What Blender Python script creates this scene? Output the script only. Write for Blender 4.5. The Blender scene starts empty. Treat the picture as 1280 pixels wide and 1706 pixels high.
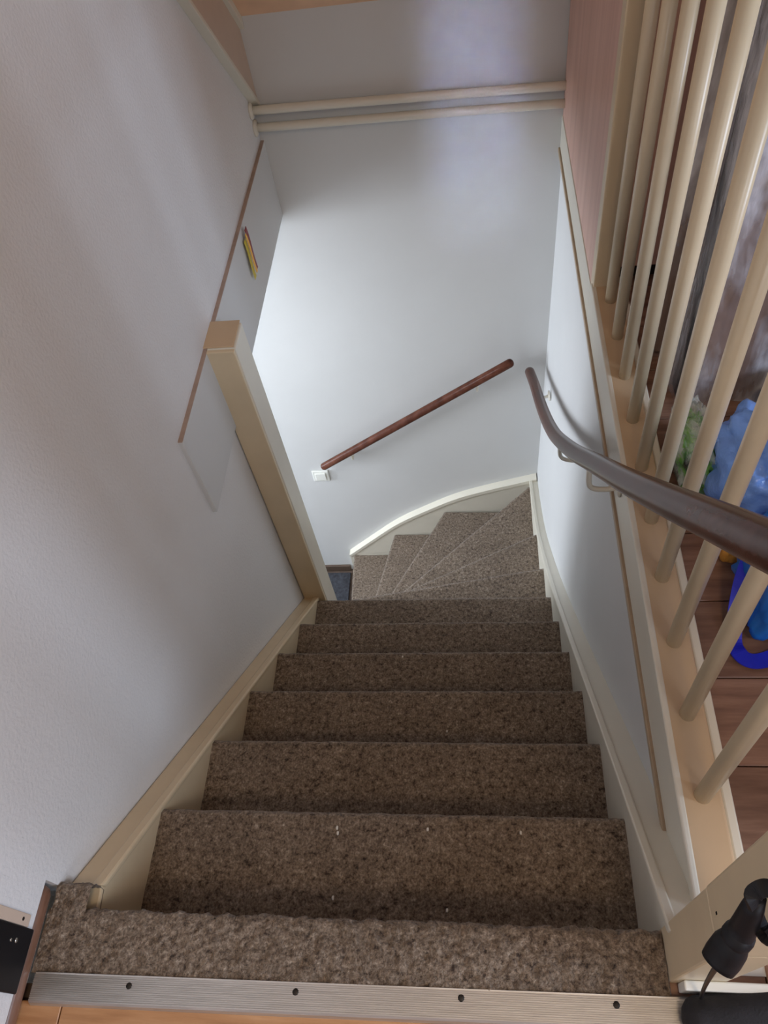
import bpy, bmesh, math, random
from mathutils import Vector, Matrix, noise

random.seed(7)
scene = bpy.context.scene
COL = scene.collection

# ------------------------------------------------------------------ camera
cam_d = bpy.data.cameras.new('camera')
cam = bpy.data.objects.new('camera', cam_d); COL.objects.link(cam)
RT = Vector((0.9912, 0.0514, -0.1216)).normalized()
FW = Vector((-0.1286, 0.5844, -0.8012)).normalized()
UP = RT.cross(FW).normalized(); RT = FW.cross(UP)
M = Matrix.Identity(4)
for i in range(3):
    M[i][0], M[i][1], M[i][2] = RT[i], UP[i], -FW[i]
M.translation = (0.191, -0.173, 1.2449)
cam.matrix_world = M
cam_d.sensor_fit = 'VERTICAL'; cam_d.sensor_height = 36.0
cam_d.lens = 1279.68 / 1706 * 36.0
cam_d.clip_start = 0.02
scene.camera = cam

# ------------------------------------------------------------------ world, lights, exposure
scene.view_settings.view_transform = 'Standard'
scene.view_settings.look = 'None'
scene.view_settings.gamma = 1.0
scene.view_settings.use_curve_mapping = False
scene.view_settings.exposure = 0.0
W = bpy.data.worlds.new('world'); scene.world = W; W.use_nodes = True
bg = W.node_tree.nodes['Background']
bg.inputs[0].default_value = (0.80, 0.88, 1.0, 1); bg.inputs[1].default_value = 1.0

def area(name, loc, target, sx, sy, power, col, spread=180):
    l = bpy.data.lights.new(name, 'AREA'); l.shape = 'RECTANGLE'
    l.size, l.size_y, l.energy, l.color = sx, sy, power, col
    l.spread = math.radians(spread)
    o = bpy.data.objects.new(name, l); COL.objects.link(o)
    o.location = loc
    o.rotation_euler = (Vector(target) - Vector(loc)).to_track_quat('-Z', 'Y').to_euler()
    return o
# daylight through the hall door pane downstairs and the room windows; also an added beam and fills
area('hall_daylight', (-3.05, 1.60, -1.05), (0.4, 1.65, -1.7), 0.9, 1.1, 76, (0.80, 0.88, 1.0))
area('added_tread_light', (-0.98, 1.45, -0.34), (-0.05, 1.75, -2.1), 0.45, 0.45, 11, (0.86, 0.92, 1.0))  # added fill to brighten the winding treads; no lamp known there
area('room_daylight', (3.12, -0.60, 1.20), (-0.4, 0.4, 0.2), 0.85, 1.1, 72, (0.66, 0.79, 1.0))
area('rear_daylight', (1.75, -2.42, 1.45), (0.7, 1.2, 0.2), 1.0, 1.2, 27, (0.78, 0.86, 1.0))
area('added_band_beam', (-0.02, -2.42, 1.50), (0.20, 2.2, -0.10), 0.07, 1.7, 0.60, (0.50, 0.62, 1.0), 5)  # added narrow beam, throws the bluish band onto the back wall
area('added_warm_fill', (0.5, -0.9, 2.40), (0.5, -0.9, 0.0), 0.35, 0.35, 12.5, (1.0, 0.74, 0.48))  # added warm fill over the landing, tints the shaded walls tan

# ------------------------------------------------------------------ materials
def nt(name):
    m = bpy.data.materials.new(name); m.use_nodes = True
    t = m.node_tree; b = t.nodes['Principled BSDF']
    return m, t, b
def nd(t, typ, **kw):
    n = t.nodes.new(typ)
    for k, v in kw.items():
        setattr(n, k, v)
    return n
def coords(t, scale=(1, 1, 1), rot=(0, 0, 0)):
    c = nd(t, 'ShaderNodeTexCoord'); mp = nd(t, 'ShaderNodeMapping')
    mp.inputs['Scale'].default_value = scale; mp.inputs['Rotation'].default_value = rot
    t.links.new(c.outputs['Object'], mp.inputs['Vector'])
    return mp.outputs['Vector']
def noisetex(t, vec, scale, detail=4, rough=0.55):
    n = nd(t, 'ShaderNodeTexNoise'); n.inputs['Scale'].default_value = scale
    n.inputs['Detail'].default_value = detail; n.inputs['Roughness'].default_value = rough
    t.links.new(vec, n.inputs['Vector']); return n.outputs['Fac']
def ramp(t, fac, stops):
    r = nd(t, 'ShaderNodeValToRGB'); e = r.color_ramp.elements
    while len(e) < len(stops): e.new(0.5)
    for el, (p, c) in zip(e, stops):
        el.position = p; el.color = (*c, 1)
    t.links.new(fac, r.inputs['Fac']); return r.outputs['Color']
def bump(t, b, fac, strength=0.3, dist=0.01):
    n = nd(t, 'ShaderNodeBump'); n.inputs['Strength'].default_value = strength
    n.inputs['Distance'].default_value = dist
    t.links.new(fac, n.inputs['Height']); t.links.new(n.outputs['Normal'], b.inputs['Normal'])
def mix(t, fac, a, bb, mode='MIX'):
    n = nd(t, 'ShaderNodeMix'); n.data_type = 'RGBA'; n.blend_type = mode
    for sock, val in ((n.inputs[0], fac), (n.inputs[6], a), (n.inputs[7], bb)):
        if isinstance(val, (int, float)): sock.default_value = val
        elif isinstance(val, tuple): sock.default_value = (*val, 1)
        else: t.links.new(val, sock)
    return n.outputs[2]
def plain(name, col, rough=0.5, metal=0.0, var=0.06, nscale=9.0, bs=0.0, bscale=120.0, spec=0.5):
    m, t, b = nt(name)
    v = coords(t)
    f = noisetex(t, v, nscale, 5)
    lo = tuple(max(0, c * (1 - var)) for c in col); hi = tuple(min(1, c * (1 + var)) for c in col)
    t.links.new(ramp(t, f, [(0.3, lo), (0.7, hi)]), b.inputs['Base Color'])
    b.inputs['Roughness'].default_value = rough; b.inputs['Metallic'].default_value = metal
    b.inputs['Specular IOR Level'].default_value = spec
    if bs: bump(t, b, noisetex(t, v, bscale, 4), bs, 0.004)
    return m

MAT = {}
MAT['wall'] = plain('white_wallpaper', (0.74, 0.73, 0.72), 0.75, 0, 0.02, 3, 0.45, 150, 0.3)
MAT['wall_room'] = plain('room_wall', (0.66, 0.58, 0.53), 0.8, 0, 0.03, 3)
MAT['backwall'] = plain('white_wall_paint', (0.63, 0.63, 0.62), 0.55, 0, 0.025, 2.5, 0.06, 60, 0.35)
MAT['ceil'] = plain('ceiling_paint', (0.70, 0.60, 0.50), 0.8, 0, 0.02)
MAT['cream'] = plain('cream_gloss_paint', (0.70, 0.57, 0.38), 0.32, 0, 0.05, 7, 0.04, 35)
MAT['cream_white'] = plain('pale_gloss_paint', (0.73, 0.69, 0.58), 0.30, 0, 0.03, 6, 0.03, 30)
MAT['tan'] = plain('tan_gloss_paint', (0.58, 0.42, 0.26), 0.35, 0, 0.06, 6, 0.04, 30)
MAT['cream_pink'] = plain('faded_pinkish_paint', (0.60, 0.47, 0.37), 0.5, 0, 0.06, 8)
MAT['brownline'] = plain('brown_shadow_bead', (0.42, 0.31, 0.20), 0.5, 0, 0.1, 20)  # shade of the groove under the apron, painted as a brown bead
MAT['dusty'] = plain('dusty_brown_ledge', (0.42, 0.31, 0.25), 0.8, 0, 0.12, 30)
MAT['pipe'] = plain('ivory_pipe_paint', (0.72, 0.68, 0.58), 0.28, 0, 0.03, 10)
MAT['black'] = plain('black_plastic', (0.008, 0.008, 0.010), 0.45, 0, 0.2, 20, spec=0.25)
MAT['blackcloth'] = plain('black_fabric', (0.012, 0.012, 0.016), 0.8, 0, 0.3, 60, 0.3, 300)
MAT['darkrecess'] = plain('dark_brown_plinth', (0.02, 0.014, 0.012), 0.6)
MAT['white_pl'] = plain('white_plastic', (0.80, 0.80, 0.74), 0.3, 0, 0.01)
MAT['steel'] = plain('bracket_metal', (0.55, 0.53, 0.48), 0.3, 0.9, 0.05)
MAT['screw'] = plain('dark_screw', (0.03, 0.025, 0.02), 0.5, 0.6, 0.1)
MAT['soffit'] = plain('orange_plywood', (0.78, 0.50, 0.32), 0.6, 0, 0.08, 12)
MAT['mat'] = plain('dark_grey_mat', (0.035, 0.037, 0.045), 0.9, 0, 0.5, 60, 0.4, 200)
MAT['hallfloor'] = plain('brown_hall_floor', (0.10, 0.065, 0.045), 0.6, 0, 0.2, 20)
MAT['crumb'] = plain('white_crumb', (0.75, 0.72, 0.66), 0.7)
MAT['bluecloth'] = plain('blue_woven_bag', (0.01, 0.16, 0.62), 0.4, 0, 0.25, 8, 0.2, 60)
MAT['bluestrap'] = plain('royal_blue_strap', (0.012, 0.02, 0.55), 0.5, 0, 0.2, 20)
MAT['darkgrey'] = plain('dark_grey_felt', (0.03, 0.035, 0.045), 0.8, 0, 0.3, 20)
MAT['orange'] = plain('orange_card', (0.70, 0.33, 0.06), 0.5, 0, 0.1, 20)

def carpet():
    m, t, b = nt('speckled_carpet')
    v = coords(t); v2 = coords(t, (1, 0.8, 1))
    f1 = noisetex(t, v, 95, 4, 0.7); f2 = noisetex(t, v2, 260, 3, 0.7); f3 = noisetex(t, v, 9, 3, 0.5)
    base = ramp(t, f1, [(0.33, (0.046, 0.029, 0.020)), (0.43, (0.19, 0.142, 0.100)), (0.60, (0.29, 0.232, 0.176)), (0.76, (0.52, 0.45, 0.37))])
    fine = ramp(t, f2, [(0.32, (0.42, 0.38, 0.36)), (0.68, (1.42, 1.42, 1.42))])
    c = mix(t, 1.0, base, fine, 'MULTIPLY')
    c2 = mix(t, 1.0, c, ramp(t, f3, [(0.3, (0.86, 0.84, 0.82)), (0.7, (1.08, 1.08, 1.08))]), 'MULTIPLY')
    t.links.new(c2, b.inputs['Base Color'])
    b.inputs['Roughness'].default_value = 0.85
    b.inputs['Sheen Weight'].default_value = 0.25
    b.inputs['Specular IOR Level'].default_value = 0.25
    bump(t, b, f2, 0.9, 0.006)
    return m
MAT['carpet'] = carpet()

def wood(name, c0, c1, c2, rough, scale=(1, 14, 14), s=3.0, bs=0.08, coat=0.0, spec=0.4):
    m, t, b = nt(name)
    oi = nd(t, 'ShaderNodeObjectInfo')
    c = nd(t, 'ShaderNodeTexCoord'); mp = nd(t, 'ShaderNodeMapping')
    mp.inputs['Scale'].default_value = scale
    ad = nd(t, 'ShaderNodeVectorMath'); ad.operation = 'ADD'
    mu = nd(t, 'ShaderNodeMath'); mu.operation = 'MULTIPLY'; mu.inputs[1].default_value = 17.0
    t.links.new(oi.outputs['Random'], mu.inputs[0])
    t.links.new(c.outputs['Object'], ad.inputs[0]); t.links.new(mu.outputs[0], ad.inputs[1])
    t.links.new(ad.outputs[0], mp.inputs['Vector'])
    f = noisetex(t, mp.outputs['Vector'], s, 8, 0.62)
    col = ramp(t, f, [(0.28, c0), (0.5, c1), (0.74, c2)])
    hue = nd(t, 'ShaderNodeMapRange'); hue.inputs['To Min'].default_value = 0.80; hue.inputs['To Max'].default_value = 1.15
    t.links.new(oi.outputs['Random'], hue.inputs['Value'])
    vm = nd(t, 'ShaderNodeVectorMath'); vm.operation = 'SCALE'
    t.links.new(col, vm.inputs[0]); t.links.new(hue.outputs[0], vm.inputs['Scale'])
    t.links.new(vm.outputs[0], b.inputs['Base Color'])
    b.inputs['Roughness'].default_value = rough; b.inputs['Coat Weight'].default_value = coat
    b.inputs['Specular IOR Level'].default_value = spec
    bump(t, b, f, bs, 0.003)
    return m
MAT['laminate'] = wood('red_brown_laminate', (0.14, 0.072, 0.048), (0.24, 0.132, 0.090), (0.36, 0.215, 0.150), 0.40, (2.2, 22, 22), 2.2, 0.15)
MAT['laminate_warmlit'] = wood('warm_lit_laminate', (0.30, 0.14, 0.060), (0.46, 0.24, 0.11), (0.58, 0.34, 0.18), 0.40, (2.2, 22, 22), 2.2, 0.12)  # warm light by the landing put into the planks as an orange tint
MAT['rail'] = wood('dark_stained_handrail', (0.050, 0.017, 0.011), (0.095, 0.035, 0.022), (0.145, 0.058, 0.037), 0.24, (6, 6, 6), 3.0, 0.03, 0.0, 0.10)
MAT['closet'] = wood('pink_beech_laminate', (0.60, 0.35, 0.27), (0.70, 0.43, 0.34), (0.78, 0.51, 0.41), 0.38, (16, 16, 0.5), 1.6, 0.02)
MAT['edgewood'] = wood('varnished_brown_trim', (0.10, 0.045, 0.028), (0.19, 0.095, 0.060), (0.28, 0.15, 0.10), 0.25, (10, 2, 10), 3.0, 0.2, 0.2)
MAT['board'] = wood('walnut_board', (0.13, 0.075, 0.052), (0.22, 0.135, 0.098), (0.31, 0.20, 0.15), 0.5, (8, 8, 1.2), 2.5, 0.04)

def alu():
    m, t, b = nt('ribbed_aluminium')
    v = coords(t, (2, 60, 60)); f = noisetex(t, v, 8, 3)
    t.links.new(ramp(t, f, [(0.3, (0.52, 0.50, 0.47)), (0.7, (0.68, 0.66, 0.63))]), b.inputs['Base Color'])
    b.inputs['Metallic'].default_value = 0.75; b.inputs['Roughness'].default_value = 0.38
    return m
MAT['alu'] = alu()

def film(name, col, lo, hi, rough=0.12, scale=7.0, stretch=(1, 1, 0.25)):
    m, t, b = nt(name)
    v = coords(t, stretch)
    f = noisetex(t, v, scale, 5, 0.6); f2 = noisetex(t, v, scale * 4, 4, 0.6)
    b.inputs['Base Color'].default_value = (*col, 1); b.inputs['Roughness'].default_value = rough
    bump(t, b, f2, 0.6, 0.01)
    tr = nd(t, 'ShaderNodeBsdfTransparent'); ms = nd(t, 'ShaderNodeMixShader')
    mr = nd(t, 'ShaderNodeMapRange'); mr.inputs['From Min'].default_value = 0.42; mr.inputs['From Max'].default_value = 0.60
    mr.inputs['To Min'].default_value = lo; mr.inputs['To Max'].default_value = hi
    t.links.new(f, mr.inputs['Value']); t.links.new(mr.outputs[0], ms.inputs['Fac'])
    t.links.new(tr.outputs[0], ms.inputs[1]); t.links.new(b.outputs[0], ms.inputs[2])
    out = t.nodes['Material Output']; t.links.new(ms.outputs[0], out.inputs['Surface'])
    return m
MAT['film'] = film('clear_packing_film', (0.78, 0.78, 0.84), 0.08, 0.85)
MAT['bluebag'] = film('light_blue_plastic', (0.20, 0.40, 0.95), 0.85, 1.0, 0.25, 6, (1, 1, 1))
MAT['clearbag'] = film('clear_crinkled_bag', (0.80, 0.86, 0.84), 0.04, 0.55, 0.10, 16, (1, 1, 1))
def greenfoil():
    m, t, b = nt('green_printed_foil')
    v = coords(t); f = noisetex(t, v, 17, 2, 0.4)
    t.links.new(ramp(t, f, [(0.36, (0.015, 0.02, 0.015)), (0.45, (0.10, 0.36, 0.06)), (0.58, (0.24, 0.55, 0.10)), (0.68, (0.70, 0.74, 0.62))]), b.inputs['Base Color'])
    b.inputs['Roughness'].default_value = 0.25
    bump(t, b, noisetex(t, v, 40, 3), 0.4, 0.006)
    return m
MAT['green'] = greenfoil()

# ------------------------------------------------------------------ mesh helpers
def tag(o, label=None, cat=None, group=None, kind=None):
    if label: o['label'] = label
    if cat: o['category'] = cat
    if group: o['group'] = group
    if kind: o['kind'] = kind
    return o
def empty(name, loc, label, cat, group=None):
    o = bpy.data.objects.new(name, None); COL.objects.link(o); o.location = loc
    o.empty_display_size = 0.05
    return tag(o, label, cat, group)
def wpos(o):
    p = Vector((0, 0, 0))
    while o is not None:
        p = p + Vector(o.location); o = o.parent
    return p
def link(name, me, mat, parent=None):
    o = bpy.data.objects.new(name, me); COL.objects.link(o)
    if mat is not None:
        me.materials.clear(); me.materials.append(MAT[mat])
    if parent is not None: o.parent = parent
    return o
def mesh(name, vs, fs, mat, parent=None, smooth=False, bevel=0.0, seg=2):
    """vertices in world space; the object keeps the parent's frame"""
    off = wpos(parent) if parent is not None else Vector((0, 0, 0))
    me = bpy.data.meshes.new(name)
    me.from_pydata([tuple(Vector(v) - off) for v in vs], [], fs)
    bm = bmesh.new(); bm.from_mesh(me)
    bmesh.ops.recalc_face_normals(bm, faces=bm.faces)
    if bevel:
        bmesh.ops.bevel(bm, geom=list(bm.edges), offset=bevel, segments=seg, profile=0.5, affect='EDGES', clamp_overlap=True)
    for f in bm.faces: f.smooth = smooth
    bm.to_mesh(me); bm.free()
    return link(name, me, mat, parent)
BOXF = [(0, 1, 3, 2), (4, 6, 7, 5), (0, 4, 5, 1), (2, 3, 7, 6), (0, 2, 6, 4), (1, 5, 7, 3)]
def box(name, lo, hi, mat, parent=None, bevel=0.0, seg=2):
    vs = [(x, y, z) for x in (lo[0], hi[0]) for y in (lo[1], hi[1]) for z in (lo[2], hi[2])]
    return mesh(name, vs, BOXF, mat, parent, False, bevel, seg)
def prism(name, poly, axis, a, b, mat, parent=None, bevel=0.0, smooth=False, shift=None):
    """poly: 2-D outline in the two other axes (order y,z / x,z / x,y), extruded from a to b"""
    def mk(p, h):
        if axis == 'x': return (h, p[0], p[1])
        if axis == 'y': return (p[0], h, p[1])
        return (p[0], p[1], h)
    n = len(poly)
    vs = [mk(p, a) for p in poly] + [mk(p, b) for p in poly]
    fs = [tuple(range(n)), tuple(range(2 * n - 1, n - 1, -1))]
    fs += [(i, (i + 1) % n, n + (i + 1) % n, n + i) for i in range(n)]
    return mesh(name, vs, fs, mat, parent, smooth, bevel)
def tube(name, pts, rad, mat, parent=None, n=20, round_end=True, squash=None):
    pts = [Vector(p) for p in pts]
    rads = rad if isinstance(rad, (list, tuple)) else [rad] * len(pts)
    rings = []
    P, Rr = list(pts), list(rads)
    if round_end:
        d0 = (pts[0] - pts[1]).normalized(); d1 = (pts[-1] - pts[-2]).normalized()
        pre, post = [], []
        for a in (80, 55, 30):
            s, c = math.sin(math.radians(a)), math.cos(math.radians(a))
            pre.append((pts[0] + d0 * rads[0] * s * 0.8, rads[0] * c))
        for a in (30, 55, 80):
            s, c = math.sin(math.radians(a)), math.cos(math.radians(a))
            post.append((pts[-1] + d1 * rads[-1] * s * 0.8, rads[-1] * c))
        P = [q for q, _ in pre] + P + [q for q, _ in post]
        Rr = [q for _, q in pre] + Rr + [q for _, q in post]
    nrm = None; vs, fs = [], []
    for i, p in enumerate(P):
        t = (P[min(i + 1, len(P) - 1)] - P[max(i - 1, 0)]).normalized()
        if nrm is None:
            nrm = t.orthogonal().normalized()
        nrm = (nrm - t * nrm.dot(t)).normalized(); bi = t.cross(nrm)
        for k in range(n):
            a = 2 * math.pi * k / n
            vs.append(p + (nrm * math.cos(a) + bi * math.sin(a)) * Rr[i])
    m = len(P)
    for i in range(m - 1):
        for k in range(n):
            fs.append((i * n + k, i * n + (k + 1) % n, (i + 1) * n + (k + 1) % n, (i + 1) * n + k))
    fs.append(tuple(range(n))); fs.append(tuple((m - 1) * n + k for k in range(n)))
    return mesh(name, vs, fs, mat, parent, True)
def spline(pts, per=8):
    pts = [Vector(p) for p in pts]; out = []
    for i in range(len(pts) - 1):
        p0 = pts[max(i - 1, 0)]; p1 = pts[i]; p2 = pts[i + 1]; p3 = pts[min(i + 2, len(pts) - 1)]
        for k in range(per):
            s = k / per
            out.append(0.5 * ((2 * p1) + (p2 - p0) * s + (2 * p0 - 5 * p1 + 4 * p2 - p3) * s * s + (3 * p1 - p0 - 3 * p2 + p3) * s ** 3))
    out.append(pts[-1]); return out
def disc(name, c, axis, r, th, mat, parent=None, n=24, dome=0.0):
    """short rounded cylinder, axis is a unit vector"""
    ax = Vector(axis).normalized(); c = Vector(c)
    return tube(name, [c, c + ax * th], r, mat, parent, n, False) if not dome else \
        tube(name, [c, c + ax * th * 0.4, c + ax * th * 0.75, c + ax * th], [r, r * 0.97, r * 0.8, r * 0.35], mat, parent, n, False)

# ------------------------------------------------------------------ dimensions
G, R = 0.2032, 0.2003
XL, XR = -0.430, 0.420          # faces of the two stringers
WL = -0.485                     # left wall face
YB = 2.220                      # back wall face
YS = 2.187                      # face of the stringer on the back wall
FL = -13 * R                    # hall floor
CEIL = 2.50
RX1, RY0, RY1 = 3.20, -2.50, 1.40

# ------------------------------------------------------------------ setting
wl = tag(mesh('wall_left', [], [], 'wall'), kind='structure')
bpy.data.objects.remove(wl)
def wall_multi(name, boxes, mat):
    vs, fs = [], []
    for lo, hi in boxes:
        b = len(vs)
        vs += [(x, y, z) for x in (lo[0], hi[0]) for y in (lo[1], hi[1]) for z in (lo[2], hi[2])]
        fs += [tuple(b + i for i in f) for f in BOXF]
    return tag(mesh(name, vs, fs, mat), kind='structure')
wall_multi('wall_left', [((WL - 0.12, RY0, 0.045), (WL, YB, CEIL)), ((WL - 0.12, 0.030, -0.02), (WL, YB, 0.045)), ((WL - 0.12, 0.030, FL), (WL, 1.30, -0.02)),
  ((WL - 0.12, RY0, -0.27), (-0.545, 0.030, 0.045))], 'wall')
wall_multi('wall_back', [((-3.42, YB, FL), (0.60, YB + 0.12, CEIL))], 'backwall')
# right wall of the stairwell: very slightly out of plumb
o = mesh('wall_right', [(0.448, -0.05, FL), (0.56, -0.05, FL), (0.448, YB, FL), (0.56, YB, FL),
                        (0.476, -0.05, -0.002), (0.56, -0.05, -0.002), (0.476, YB, -0.002), (0.56, YB, -0.002)],
         [(0, 1, 3, 2), (4, 6, 7, 5), (0, 4, 5, 1), (2, 3, 7, 6), (0, 2, 6, 4), (1, 5, 7, 3)], 'backwall')
tag(o, kind='structure')
wall_multi('wall_room_side', [((RX1, RY0, -0.3), (RX1 + 0.1, 3.0, 0.70)), ((RX1, RY0, 2.0), (RX1 + 0.1, 3.0, CEIL)),
                              ((RX1, RY0, 0.70), (RX1 + 0.1, -0.90, 2.0)), ((RX1, -0.30, 0.70), (RX1 + 0.1, 3.0, 2.0))], 'wall_room')
wall_multi('wall_room_rear', [((WL - 0.12, RY0 - 0.1, -0.3), (RX1, RY0, CEIL))], 'wall_room')
wall_multi('wall_room_front', [((0.60, YB, -0.3), (RX1, YB + 0.12, CEIL))], 'wall_room')
wall_multi('ceiling', [((WL - 0.12, RY0, CEIL), (RX1 + 0.1, YB + 0.12, CEIL + 0.1))], 'ceil')
# hall downstairs
wall_multi('wall_hall', [((-3.30, 0.95, FL), (WL - 0.12, 1.07, -0.30))], 'backwall')
wall_multi('ceiling_hall', [((-3.30, 1.07, -0.30), (WL - 0.12, YB, -0.25))], 'backwall')
wall_multi('wall_hall_end', [((-3.42, 0.95, FL), (-3.30, YB + 0.12, -0.25))], 'backwall')
wall_multi('floor_hall', [((-3.42, 0.95, FL - 0.10), (0.56, YB + 0.12, FL)), ((WL - 0.12, -0.4, FL - 0.1), (0.56, 0.95, FL))], 'hallfloor')
o = box('baseboard_hall', (-3.30, YB - 0.014, FL), (-0.60, YB, FL + 0.055), 'hallfloor', None, 0.003); tag(o, kind='structure')
o = box('door_mat', (-1.40, 1.36, FL), (-0.60, 2.19, FL + 0.014), 'mat', None, 0.004)
tag(o, 'dark grey mat on the hall floor at the foot of the stairs', 'mat')

# header beam that carries the upper floor along the left wall, a little proud of it
hb = tag(box('trim_1', (WL - 0.115, 0.937, -0.256), (-0.4740, YB, 0.010), 'backwall', None, 0.002), kind='structure')
box('ledge', (WL, 0.937, 0.010), (-0.4745, YB, 0.0125), 'dusty', hb)

# post at the end of the flight, carried down to the hall floor
post = empty('stair_post', (-0.44, 1.28, FL), 'cream painted square post at the doorway corner, cut flat on top', 'post')
box('shaft', (-0.492, 1.237, FL), (-0.402, 1.335, 0.012), 'cream_white', post, 0.004)
box('corner_bead', (-0.482, 1.226, FL + 1.30), (-0.404, 1.2375, 0.0115), 'cream', post, 0.002)
box('end_grain_cap', (-0.486, 1.242, 0.0122), (-0.407, 1.340, 0.016), 'tan', post, 0.0015)

# upper floor: slab and planks
fl = tag(box('floor', (-0.545, RY0, -0.27), (RX1, -0.10, -0.0135), 'hallfloor'), kind='structure')
box('floor_slab', (0.4205, -0.0995, -0.27), (0.5449, 0.002, -0.003), 'laminate', fl)
box('floor_slab', (0.545, -0.10, -0.27), (RX1, YB, -0.0135), 'hallfloor', fl)
pw = 0.145
def plank(x0, x1, y0, y1, m='laminate'):
    box('plank', (x0 + 0.0008, y0 + 0.0010, -0.0130), (x1 - 0.0008, y1 - 0.0010, 0.0), m, fl, 0.0012, 1)
k0 = -20
for k in range(-20, 13):
    y0 = 0.375 + k * pw; y1 = y0 + pw
    if y0 > YB - 0.02 or y1 < RY0 + 0.02: continue
    y1 = min(y1, YB); y0 = max(y0, RY0)
    segs = []
    xs = [WL + 0.0] if y0 < -0.13 else [0.546]
    x = WL - 0.9 + ((k * 0.437) % 1.2)
    cuts = []
    while x < RX1:
        x += 1.2
        cuts.append(x)
    if y1 <= -0.10 or y0 >= -0.10:
        st = WL if y1 <= -0.10 else 0.546
        prev = st
        for c in cuts:
            if c <= prev + 0.05: continue
            e = min(c, RX1)
            plank(prev, e, y0, y1); prev = e
            if prev >= RX1: break
    else:
        plank(-0.545, -0.432, y0, -0.121, 'laminate_warmlit'); plank(-0.432, 0.20, y0, -0.121, 'laminate_warmlit'); plank(0.20, 0.546, y0, -0.121, 'laminate_warmlit')
        plank(0.546, 1.70, y0, y1); plank(1.70, RX1, y0, y1)

# window of the room, on the side wall
wf = tag(box('window_1', (RX1 + 0.085, -0.90, 0.70), (RX1 + 0.095, -0.30, 2.0), 'white_pl'), kind='structure')
for a, b_ in (((RX1 - 0.01, -0.90, 0.70), (RX1 + 0.08, -0.86, 2.0)), ((RX1 - 0.01, -0.34, 0.70), (RX1 + 0.08, -0.30, 2.0)),
              ((RX1 - 0.01, -0.86, 0.70), (RX1 + 0.08, -0.34, 0.74)), ((RX1 - 0.01, -0.86, 1.96), (RX1 + 0.08, -0.34, 2.0))):
    box('window_frame', a, b_, 'white_pl', wf, 0.004)
wall_multi('added_shade_pier', [((0.92, 0.03, 0.0), (1.10, 0.29, CEIL))], 'wall_room')  # added out of view to shade a band of the left wall

# sloping underside of the stairs above, with its stringer on the left wall
sl = 1.12
ytop = YB - (CEIL - 0.372) / sl
sof = tag(prism('ceiling_slope', [(YB, 0.372), (ytop, CEIL), (ytop + 0.12, CEIL), (YB, 0.52)], 'x', WL, 0.4675, 'soffit'), kind='structure')
def slope_board(name, z0, z1, x1, mat, par=None):
    pts = [(YB, z0), (YB - 1.45, z0 + 1.45 * sl), (YB - 1.45, z1 + 1.45 * sl), (YB, z1)]
    return prism(name, pts, 'x', WL, x1, mat, par, 0.0015)
ub = slope_board('trim_2', 0.130, 0.372, -0.462, 'cream_pink'); tag(ub, kind='structure')
slope_board('moulding', 0.116, 0.134, -0.457, 'cream_white', ub)
slope_board('moulding', 0.338, 0.372, -0.448, 'cream_white', ub)

# ------------------------------------------------------------------ staircase
st = empty('staircase', (0, 1.0, FL), 'carpeted staircase going down and winding to the left at the bottom', 'staircase')
def jit(p, amp, sc=55.0):
    return noise.noise(Vector(p) * sc) * amp + noise.noise(Vector(p) * sc * 3.1) * amp * 0.6
def carpet_sheet(name, A0, B0, A1, B1, z, drop, parent, back=0.03, nu=150, nv=34, amp=0.0018):
    """carpet on one tread: from line A0-B0 (under the step above) to the nosing A1-B1, rolled over the edge and down"""
    A0, B0, A1, B1 = [Vector((*p, 0)) for p in (A0, B0, A1, B1)]
    nose = (B1 - A1).normalized(); out = Vector((nose.y, -nose.x, 0))
    if out.dot((A1 + B1) * 0.5 - (A0 + B0) * 0.5) < 0: out = -out
    rr = 0.013
    prof = [(i / nv, 0, 0) for i in range(nv + 1)]
    for a in (15, 30, 45, 60, 75, 90):
        s, c = math.sin(math.radians(a)), math.cos(math.radians(a))
        prof.append((1.0, rr * s, -rr * (1 - c)))
    prof += [(1.0, rr, -0.03), (1.0, rr * 0.9, -0.045), (1.0, -0.012, -0.048), (1.0, -0.03, -0.05)]
    vs, fs = [], []
    for j, (v, o_, dz) in enumerate(prof):
        for i in range(nu + 1):
            u = i / nu
            a = A0.lerp(B0, u); b = A1.lerp(B1, u) - out * rr
            p = a.lerp(b, v) + out * o_
            q = Vector((p.x, p.y, z + dz))
            h = jit(q, amp)
            nrm = Vector((0, 0, 1)) if dz > -0.002 else (out if dz > -0.046 else Vector((0, 0, -1)))
            vs.append(q + nrm * h)
    w = nu + 1
    for j in range(len(prof) - 1):
        for i in range(nu):
            fs.append((j * w + i, j * w + i + 1, (j + 1) * w + i + 1, (j + 1) * w + i))
    o = mesh(name, vs, fs, 'carpet', parent, True)
    return o
def riser(A, B, z0, z1, parent, nu=60, nv=12):
    A, B = Vector((*A, 0)), Vector((*B, 0)); nose = (B - A).normalized(); out = Vector((nose.y, -nose.x, 0))
    vs, fs = [], []
    for j in range(nv + 1):
        for i in range(nu + 1):
            p = A.lerp(B, i / nu); q = Vector((p.x, p.y, z0 + (z1 - z0) * j / nv)); vs.append(q + out * jit(q, 0.0015))
    w = nu + 1
    for j in range(nv):
        for i in range(nu): fs.append((j * w + i, j * w + i + 1, (j + 1) * w + i + 1, (j + 1) * w + i))
    return mesh('riser', vs, fs, 'carpet', parent, True)
NOSE = [((XL, k * G), (XR, k * G)) for k in range(7)]
NOSE += [((XL, 1.318), (XR, 1.463)), ((XL, 1.343), (XR, 1.764)), ((XL + 0.005, 1.366), (XR - 0.008, 2.180)),
         ((XL - 0.015, 1.372), (-0.014, YS)), ((-0.478, 1.362), (-0.298, YS)), ((-0.535, 1.345), (-0.553, YS))]
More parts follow.
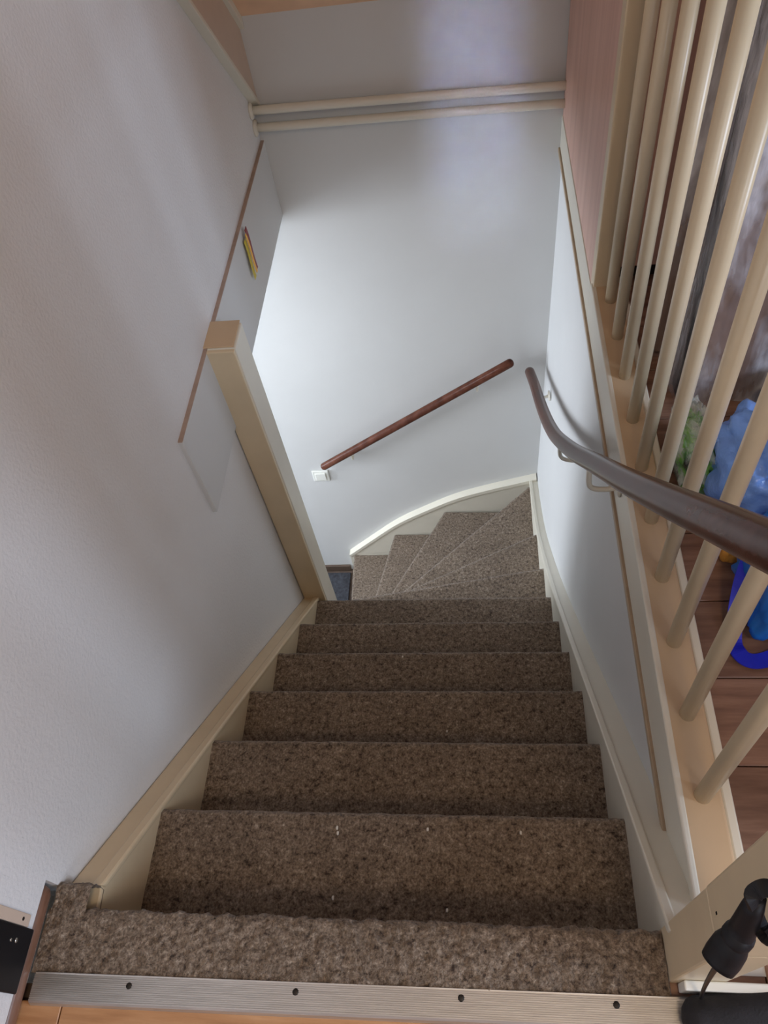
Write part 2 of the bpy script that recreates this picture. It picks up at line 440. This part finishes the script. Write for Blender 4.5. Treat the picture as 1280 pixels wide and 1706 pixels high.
def shift(line, d):
    A, B = Vector((*line[0], 0)), Vector((*line[1], 0)); n = (B - A).normalized(); out = Vector((-n.y, n.x, 0))
    A, B = A - out * d, B - out * d
    return (A.x, A.y), (B.x, B.y)
for k in range(13):
    z = -k * R
    if k == 0:
        A0, B0 = (WL + 0.012, -0.084), (0.447, -0.066)
        # the landing strip reaches past the stringers
        carpet_sheet('landing_carpet', (-0.489, -0.088), (0.418, -0.080), (-0.489, 0.0), (XR - 0.002, 0.0), 0.006, 0, st, nu=300, nv=40, amp=0.0050)
        carpet_sheet('landing_carpet_corner', (-0.4845, -0.02), (XL + 0.001, -0.02), (-0.4845, 0.034), (XL + 0.001, 0.034), 0.006, 0, st, nu=30, nv=20, amp=0.0055)
    else:
        A0, B0 = shift(NOSE[k - 1], 0.045 if k < 8 else 0.02)
        carpet_sheet('tread', A0, B0, NOSE[k][0], NOSE[k][1], z, 0, st)
    ra, rb = shift(NOSE[k], 0.032)
    riser(ra, rb, z - R - 0.005, z - 0.045, st)
# solid body under the treads so that nothing shines through
for k in range(1, 13):
    A0, B0 = shift(NOSE[k - 1], 0.05); A1, B1 = shift(NOSE[k], 0.034)
    prism('step_core', [A0, B0, B1, A1], 'z', FL if k > 6 else -k * R - 0.30, -k * R - 0.010, 'tan', st)

def nose_z(y): return -y * R / G
# left stringer, with a bead along its inner edge
def sweep(name, path, x0, x1, top, depth, mat, parent, bevel=0.003):
    """board standing on edge: path of (y, z) top points, thickness x0..x1"""
    up = [(y, z + top) for y, z in path]; dn = [(y, z + top - depth) for y, z in reversed(path)]
    return prism(name, up + dn, 'x', x0, x1, mat, parent, bevel)
pl = [(-0.06, -0.040), (0.026, -0.040), (0.036, nose_z(0.036)), (1.236, nose_z(1.236))]
sweep('stringer', pl, WL + 0.001, XL, 0.006, 0.42, 'cream', st)
sweep('stringer_bead', pl[2:], XL - 0.017, XL + 0.004, 0.012, 0.018, 'cream', st, 0.004)
pr_ = [(-0.01, 0.045), (0.25, -0.205), (0.56, -0.510), (0.93, -0.880), (1.21, -1.150), (1.463, -1.375), (1.761, -1.605), (2.0, -1.725), (YS + 0.02, -1.790)]
pr_s = [(p.x, p.y) for p in spline([(a, b, 0) for a, b in pr_], 6)]
sweep('stringer', pr_s, XR, 0.479, 0.016, 0.42, 'cream_white', st)
sweep('stringer_bead', pr_s, XR - 0.003, XR + 0.012, 0.022, 0.020, 'cream_white', st, 0.003)
bs = [(-0.575, -2.400), (-0.560, -2.388), (-0.417, -2.247), (-0.264, -2.104), (-0.099, -1.991), (0.055, -1.900), (0.212, -1.838), (0.404, -1.775), (0.452, -1.760)]
bs_s = [(p.x, p.y) for p in spline([(a, b, 0) for a, b in bs], 6)]
prism('stringer', bs_s + [(0.452, FL + 0.3), (-0.20, FL), (-0.575, FL)], 'y', YS, YB, 'cream_white', st, 0.0)
bead_up = [(x, z + 0.010) for x, z in bs_s]; bead_dn = [(x, z - 0.012) for x, z in reversed(bs_s)]
prism('stringer_bead', bead_up + bead_dn, 'y', YS - 0.006, YB, 'cream_white', st, 0.003)

# ------------------------------------------------------------------ right side: apron, rail, balusters, newel
bal = empty('balustrade', (0.50, 0.70, 0.0), 'cream painted balustrade of round spindles along the stairwell edge', 'balustrade')
box('apron_board', (0.466, 0.004, -0.098), (0.530, 1.397, 0.004), 'cream_white', bal, 0.003)
ap = tag(box('trim_4', (0.466, 1.397, -0.098), (0.530, YB, 0.004), 'cream_white', None, 0.003), kind='structure')
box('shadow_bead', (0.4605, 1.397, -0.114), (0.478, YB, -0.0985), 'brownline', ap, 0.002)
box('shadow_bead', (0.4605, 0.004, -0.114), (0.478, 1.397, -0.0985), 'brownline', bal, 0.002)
box('base_rail', (0.464, 0.003, 0.004), (0.529, 1.375, 0.030), 'tan', bal, 0.005, 3)
box('inner_nosing', (0.4625, 0.003, 0.006), (0.475, 1.375, 0.0305), 'cream_white', bal, 0.004, 3)
box('floor_strip', (0.5295, 0.003, 0.0), (0.545, 1.40, 0.022), 'cream_white', bal, 0.003)
sm = None
D = (1.306 - 0.176) / 9
for k in range(10):
    y = 1.306 - k * D
    if sm is None:
        s = tube('spindle', [(0.50, y, 0.028), (0.50, y, 0.93)], 0.0125, 'cream', bal, 20, False); sm = s
        s.data.transform(Matrix.Translation((0, -(y - 0.70), 0))); s.location = (0, y - 0.70, 0)
    else:
        s = sm.copy(); COL.objects.link(s); s.location = (0, y - 0.70, 0)
box('end_stile', (0.466, 1.358, 0.004), (0.503, 1.398, 1.0), 'cream', bal, 0.003)
box('top_rail', (0.470, 0.003, 0.93), (0.530, 1.375, 0.975), 'cream', bal, 0.008, 3)
nw = empty('newel_post', (0.455, -0.03, 0.0), 'tan painted square newel post at the head of the stairs', 'post')
box('lower_block', (0.419, -0.062, -0.02), (0.486, 0.004, 0.2925), 'cream', nw, 0.003)
box('upper_block', (0.4185, -0.0625, 0.2935), (0.4865, 0.0045, 1.12), 'cream', nw, 0.003)
box('plinth', (0.430, -0.074, 0.0), (0.545, -0.0622, 0.045), 'white_pl', nw, 0.002)
box('nail_head', (0.4178, -0.028, 0.318), (0.4187, -0.025, 0.322), 'screw', nw)

# ------------------------------------------------------------------ handrails
def handrail(name, pts, r, label, brackets, wall_dir):
    mid = Vector(pts[0])
    e = empty(name, mid, label, 'handrail', None)
    tube('rail', pts, r, 'rail', e, 24)
    return e
hp = spline([(0.395, 2.16, -1.010), (0.400, 1.978, -0.905), (0.400, 1.760, -0.770), (0.400, 1.569, -0.642), (0.400, 1.400, -0.515), (0.400, 1.245, -0.382), (0.400, 0.973, -0.120),
             (0.400, 0.727, 0.135), (0.400, 0.541, 0.326), (0.400, 0.375, 0.502), (0.400, 0.250, 0.637), (0.400, 0.156, 0.738), (0.400, 0.02, 0.885)], 6)
h1 = handrail('wall_handrail', hp, 0.0195, 'long dark brown handrail bending along the right stairwell wall', None, None)
def bracket(par, p, wall, drop=0.045):
    """hook shaped bracket from the wall rosette out and up to the rail"""
    p, w = Vector(p), Vector(wall)
    d = (p - w); d.z = 0
    low = w + Vector((0, 0, 0))
    br = tube('bracket', spline([w, w + d * 0.45 + Vector((0, 0, -0.006)), w + d * 0.9 + Vector((0, 0, 0.006)), p - Vector((0, 0, 0.012))], 6), 0.0055, 'pipe', par, 12, False)
    disc('bracket_rosette', w - d.normalized() * 0.001, d, 0.021, 0.006, 'pipe', br, 20, 1.0)
bracket(h1, (0.400, 1.98, -0.915), (0.459, 1.985, -0.975))
bracket(h1, (0.400, 1.21, -0.360), (0.470, 1.20, -0.425))
bracket(h1, (0.400, 0.80, 0.045), (0.464, 0.80, -0.028))
h2p = [(-0.567, 2.160, -1.565), (-0.126, 2.160, -1.261), (0.315, 2.160, -0.957)]
h2 = handrail('wall_handrail', spline(h2p, 6), 0.0185, 'short straight dark brown handrail on the white end wall', None, None)
bracket(h2, (-0.42, 2.160, -1.470), (-0.425, YB, -1.530))
bracket(h2, (0.18, 2.160, -1.055), (0.175, YB, -1.115))

# ------------------------------------------------------------------ switch, pipes, strip of ribbon
sw = empty('light_switch', (-0.610, YB, -1.70), 'ivory rocker light switch on the end wall under the handrail', 'switch')
fr = box('frame', (-0.655, YB - 0.010, -1.742), (-0.572, YB, -1.664), 'white_pl', sw, 0.004, 3)
box('rocker', (-0.640, YB - 0.017, -1.730), (-0.587, YB - 0.0095, -1.676), 'white_pl', fr, 0.003, 3)
for z0, z1, lab in ((0.122, 0.104, 'upper of two ivory pipes running across the end wall'), (0.068, 0.052, 'lower of two ivory pipes running across the end wall')):
    p = empty('heating_pipe', (0, 2.192, z1), lab, 'pipe', 'ivory pipes on the end wall')
    tube('pipe', spline([(-0.484, 2.192, z0), (0.0, 2.192, (z0 + z1) / 2 + 0.001), (0.484, 2.192, z1)], 6), 0.0130, 'pipe', p, 18, False)
    disc('rosette', (0.484, 2.192, z1), (-1, 0, 0), 0.0265, 0.012, 'pipe', p, 24, 1.0)
    disc('rosette', (-0.485, 2.192, z0), (1, 0, 0), 0.0265, 0.010, 'pipe', p, 24, 1.0)
rb = empty('hanging_ribbon', (-0.465, 1.72, -0.14), 'narrow red and yellow ribbon hanging on the beam above the doorway', 'ribbon')
def strip(name, y0, y1, zt, zb, x, th, mat, lean=0.0):
    n = 10; vs, fs = [], []
    for i in range(n + 1):
        s = i / n; z = zt + (zb - zt) * s; wv = 0.0015 * math.sin(s * 6)
        for yy, xx in ((y0, x), (y1, x), (y1, x + th), (y0, x + th)):
            vs.append((xx + wv * 0.4 + s * 0.004, yy + lean * s + wv, z))
    for i in range(n):
        for k in range(4): fs.append((i * 4 + k, i * 4 + (k + 1) % 4, i * 4 + 4 + (k + 1) % 4, i * 4 + 4 + k))
    fs += [(0, 1, 2, 3), tuple(n * 4 + k for k in range(4))]
    return mesh(name, vs, fs, mat, rb)
MAT['red'] = plain('dark_red_ribbon', (0.22, 0.006, 0.006), 0.5, 0, 0.1)
MAT['yellow'] = plain('yellow_ribbon', (0.95, 0.50, 0.04), 0.5, 0, 0.1)
MAT['ochre'] = plain('ochre_ribbon', (0.62, 0.50, 0.05), 0.6, 0, 0.1)
strip('red_band', 1.748, 1.768, 0.002, -0.128, -0.4655, 0.0018, 'red', -0.012)
strip('yellow_band', 1.738, 1.749, -0.008, -0.132, -0.4650, 0.0018, 'yellow', -0.006)
strip('ochre_band', 1.722, 1.742, -0.020, -0.140, -0.4685, 0.0012, 'ochre', -0.012)

# ------------------------------------------------------------------ closet and wrapped boards behind the balustrade
cl = empty('closet', (0.9, 1.8, 0), 'pinkish wood grain closet at the far end of the balustrade', 'closet')
box('side_panel', (0.4685, 1.40, 0.004), (0.504, YB - 0.004, 2.40), 'closet', cl, 0.001)
box('front_panel', (0.5045, 1.408, 0.045), (1.10, 1.425, 2.40), 'closet', cl, 0.001)
box('front_panel', (1.103, 1.408, 0.045), (1.70, 1.425, 2.40), 'closet', cl, 0.001)
box('plinth', (0.5045, 1.43, 0.0), (1.70, 1.445, 0.044), 'darkrecess', cl)
box('carcass', (0.505, 1.446, 0.0), (1.70, YB - 0.004, 2.40), 'closet', cl)

def wrapped(x0, x1, y0, y1, h, label, seed, lean=0.0, filmtop=None):
    e = empty('wrapped_board', ((x0 + x1) / 2, (y0 + y1) / 2, 0), label, 'board', 'flat boards in packing film')
    b = box('board', (x0, y0, 0.006), (x1, y1, h), 'board', e, 0.002)
    box('edge_band', (x0 - 0.004, y0 + 0.004, 0.006), (x0 - 0.0005, y1 - 0.004, h), 'black', e, 0.0)
    nu, nv = 60, 140; vs, fs = [], []
    loop = []
    per = [(x0 - 0.008, y1 + 0.006), (x0 - 0.010, y0 - 0.008), (x1 + 0.01, y0 - 0.008)]
    path = []
    for i in range(7): path.append(Vector((*per[0], 0)).lerp(Vector((*per[1], 0)), i / 6))
    for i in range(1, nu + 1): path.append(Vector((*per[1], 0)).lerp(Vector((*per[2], 0)), i / nu))
    for j in range(nv + 1):
        z = 0.002 + (h * 0.98) * j / nv
        for p in path:
            q = Vector((p.x + seed, p.y, z * 0.45))
            f = noise.noise(q * 13) * 0.012 + (0.35 - abs(noise.noise(q * 27))) * 0.016 + noise.noise(Vector((q.x, q.y, z)) * 60) * 0.004
            vs.append((p.x - max(0, f) * 0.4, p.y - max(-0.004, f), z))
    w = len(path)
    for j in range(nv):
        for i in range(w - 1): fs.append((j * w + i, j * w + i + 1, (j + 1) * w + i + 1, (j + 1) * w + i))
    mesh('film', vs, fs, 'film', e, True)
    return e
wrapped(0.578, 1.02, 1.150, 1.200, 1.30, 'brown board in clear film leaning nearest the pink closet', 1.0)
wrapped(0.606, 0.98, 1.000, 1.065, 1.20, 'brown board in clear film standing behind the green bag', 5.0)

# ------------------------------------------------------------------ bags on the floor
def crumple(name, c, size, mat, seed, parent=None, amp=0.16, exp=0.7, nu=64, nv=40, floor=True, top=None):
    vs, fs = [], []
    c = Vector(c)
    def sg(v, e): return math.copysign(abs(v) ** e, v)
    for j in range(nv + 1):
        th = -math.pi / 2 + math.pi * j / nv
        for i in range(nu):
            ph = 2 * math.pi * i / nu
            d = Vector((sg(math.cos(th), exp) * sg(math.cos(ph), exp), sg(math.cos(th), exp) * sg(math.sin(ph), exp), sg(math.sin(th), exp)))
            q = d * 1.6 + Vector((seed, seed * 2.3, -seed))
            f = 1 + amp * noise.noise(q * 1.5) + amp * 0.6 * (0.5 - 2 * abs(noise.noise(q * 2.6))) + amp * 0.25 * (0.3 - abs(noise.noise(q * 6.0)))
            p = Vector((d.x * size[0], d.y * size[1], d.z * size[2])) * f + c
            if floor and p.z < 0.002: p.z = 0.002
            vs.append(p)
    for j in range(nv):
        for i in range(nu):
            fs.append((j * nu + i, j * nu + (i + 1) % nu, (j + 1) * nu + (i + 1) % nu, (j + 1) * nu + i))
    return mesh(name, vs, fs, mat, parent, True)
e = empty('snack_bag', (0.63, 0.82, 0), 'crinkled clear and green bag on the floor beside the wrapped boards', 'bag')
crumple('contents', (0.596, 0.815, 0.055), (0.030, 0.080, 0.055), 'green', 3.0, e, 0.25)
crumple('film', (0.594, 0.825, 0.060), (0.034, 0.095, 0.064), 'clearbag', 8.0, e, 0.35)
o = crumple('plastic_bag', (0.702, 0.715, 0.112), (0.100, 0.110, 0.112), 'bluebag', 12.0, None, 0.17)
tag(o, 'light blue crumpled plastic bag lying behind the spindles', 'bag')
o = crumple('dark_bundle', (0.835, 0.925, 0.055), (0.085, 0.055, 0.055), 'darkgrey', 21.0, None, 0.25)
tag(o, 'dark grey soft bundle behind the light blue bag', 'bundle')
sh = empty('shopping_bag', (0.72, 0.50, 0), 'bright blue woven shopping bag with blue strap on the floor', 'bag')
crumple('bag_body', (0.720, 0.500, 0.12), (0.100, 0.085, 0.12), 'bluecloth', 30.0, sh, 0.16, 0.5)
def ribbon(name, pts, width, th, mat, parent):
    pts = spline(pts, 6); vs, fs = [], []
    for i, p in enumerate(pts):
        t = (pts[min(i + 1, len(pts) - 1)] - pts[max(i - 1, 0)]).normalized()
        side = t.cross(Vector((0, 0, 1)))
        if side.length < 1e-3: side = Vector((1, 0, 0))
        side.normalize(); n = side.cross(t)
        for a, b in ((-1, -1), (1, -1), (1, 1), (-1, 1)): vs.append(p + side * a * width / 2 + n * b * th / 2)
    m = len(pts)
    for i in range(m - 1):
        for k in range(4): fs.append((i * 4 + k, i * 4 + (k + 1) % 4, i * 4 + 4 + (k + 1) % 4, i * 4 + 4 + k))
    fs += [(0, 1, 2, 3), tuple((m - 1) * 4 + k for k in range(4))]
    return mesh(name, vs, fs, mat, parent)
ribbon('strap', [(0.640, 0.56, 0.17), (0.618, 0.52, 0.08), (0.604, 0.45, 0.012), (0.606, 0.415, 0.010), (0.625, 0.40, 0.010), (0.66, 0.408, 0.010), (0.70, 0.43, 0.02)], 0.026, 0.003, 'bluestrap', sh)
o = crumple('small_packet', (0.628, 0.615, 0.030), (0.020, 0.028, 0.028), 'orange', 41.0, None, 0.1)
tag(o, 'small orange and black packet beside the blue shopping bag', 'packet')

# ------------------------------------------------------------------ head of the stairs: strip, trim, odds and ends
ts = empty('threshold_strip', (-0.02, -0.1, 0), 'ribbed aluminium threshold strip along the carpet edge', 'threshold')
n = 13; prof = []
ya, yb = -0.121, -0.083
prof = [(ya - 0.003, 0.0), (ya, 0.0075)]
for i in range(n):
    y0 = ya + 0.003 + (yb - ya - 0.005) * i / n; dy = (yb - ya - 0.005) / n
    prof += [(y0, 0.0105), (y0 + dy * 0.55, 0.0105), (y0 + dy * 0.62, 0.0090), (y0 + dy * 0.93, 0.0090)]
prof += [(yb, 0.0098), (yb + 0.002, 0.0)]
o = prism('strip', prof, 'x', -0.480, 0.446, 'alu', ts)
# the strip lies slightly askew
o.rotation_euler = (0, 0, math.radians(0.5))
for x, y in ((-0.333, -0.0985), (-0.089, -0.0955), (0.141, -0.0925), (0.346, -0.0915)):
    disc('screw', (x, y, 0.0095), (0, 0, 1), 0.0046, 0.0022, 'screw', ts, 16, 1.0)
o = tube('trim_3', spline([(-0.506, 0.014, 0.018), (-0.5055, -0.10, 0.018), (-0.504, -0.9, 0.018)], 4), 0.0185, 'edgewood', None, 18)
tag(o, kind='structure')
sk = empty('lock_plate', (WL, -0.07, 0.045), 'black upright plate with two small screws on the left wall beside the carpet', 'plate')
box('case', (WL, -0.118, 0.046), (WL + 0.005, -0.037, 0.40), 'black', sk, 0.002)
for yy, zz, r_ in ((-0.056, 0.088, 0.0034), (-0.057, 0.102, 0.0022)):
    disc('screw', (WL + 0.005, yy, zz), (1, 0, 0), r_, 0.001, 'steel', sk, 12)
jb = empty('jamb_strip', (WL, -0.028, 0.06), 'narrow pinkish strip with a nail hole beside the black plate', 'strip')
box('strip', (WL, -0.0365, 0.062), (WL + 0.003, -0.020, 0.40), 'cream_pink', jb, 0.001)
disc('nail_hole', (WL + 0.003, -0.028, 0.082), (1, 0, 0), 0.0026, 0.0006, 'screw', jb, 12)

um = empty('folding_umbrella', (0.52, -0.09, 0), 'black folded umbrella with corded grip against the newel post', 'umbrella')
tube('sleeve', [(0.445, -0.104, 0.030), (0.60, -0.088, 0.030), (0.86, -0.06, 0.030)], [0.027, 0.029, 0.028], 'blackcloth', um, 24)
tube('grip', [(0.3678, -0.0921, 0.5), (0.3724, -0.0865, 0.505), (0.3746, -0.0818, 0.52), (0.3777, -0.0775, 0.53), (0.3808, -0.0744, 0.533), (0.3822, -0.0692, 0.55), (0.3821, -0.063, 0.575), (0.383, -0.0574, 0.59)],
     [0.0138, 0.0146, 0.0140, 0.0112, 0.0108, 0.0100, 0.0085, 0.0065], 'black', um, 24, False)
tube('grip_ring', [(0.3777, -0.0775, 0.53), (0.3808, -0.0744, 0.533)], 0.0122, 'black', um, 24)
tube('cord', spline([(0.3683, -0.0926, 0.497), (0.3925, -0.0871, 0.36), (0.4291, -0.0795, 0.16), (0.4468, -0.0814, 0.05)], 6), 0.0024, 'black', um, 8)
ribbon('strap_loop', [(0.3805, -0.063, 0.59), (0.3773, -0.0584, 0.6), (0.3798, -0.0561, 0.61), (0.3858, -0.0551, 0.61), (0.3946, -0.0571, 0.6), (0.3996, -0.0696, 0.58), (0.3951, -0.0798, 0.56), (0.3912, -0.0724, 0.555), (0.386, -0.0646, 0.565)], 0.012, 0.004, 'black', um)
# crumbs on the carpet
CR = ((-0.09, 0.173, 1, 'crumb on the second tread, left of its middle'), (-0.088, 0.164, 1, 'crumb just behind the left one on the second tread'),
      (0.075, 0.174, 1, 'crumb near the middle of the second tread edge'), (0.239, 0.172, 1, 'crumb at the right of the second tread edge'),
      (0.110, 0.045, 1, 'crumb tucked under the landing edge, right of the middle'), (-0.087, 0.058, 1, 'crumb tucked under the landing edge, left of the middle'),
      (-0.055, 0.795, 4, 'crumb on the edge of the fifth step down'), (0.086, 0.50, 3, 'crumb on the fourth step down'))
for (x, y, k, lab) in CR:
    c = crumple('crumb', (x, y, -k * R + 0.003), (0.0022, 0.0034, 0.002), 'crumb', x * 9, None, 0.3, 0.8, 8, 6, False)
    tag(c, 'tiny white ' + lab, 'crumb', 'white crumbs on the stair carpet')
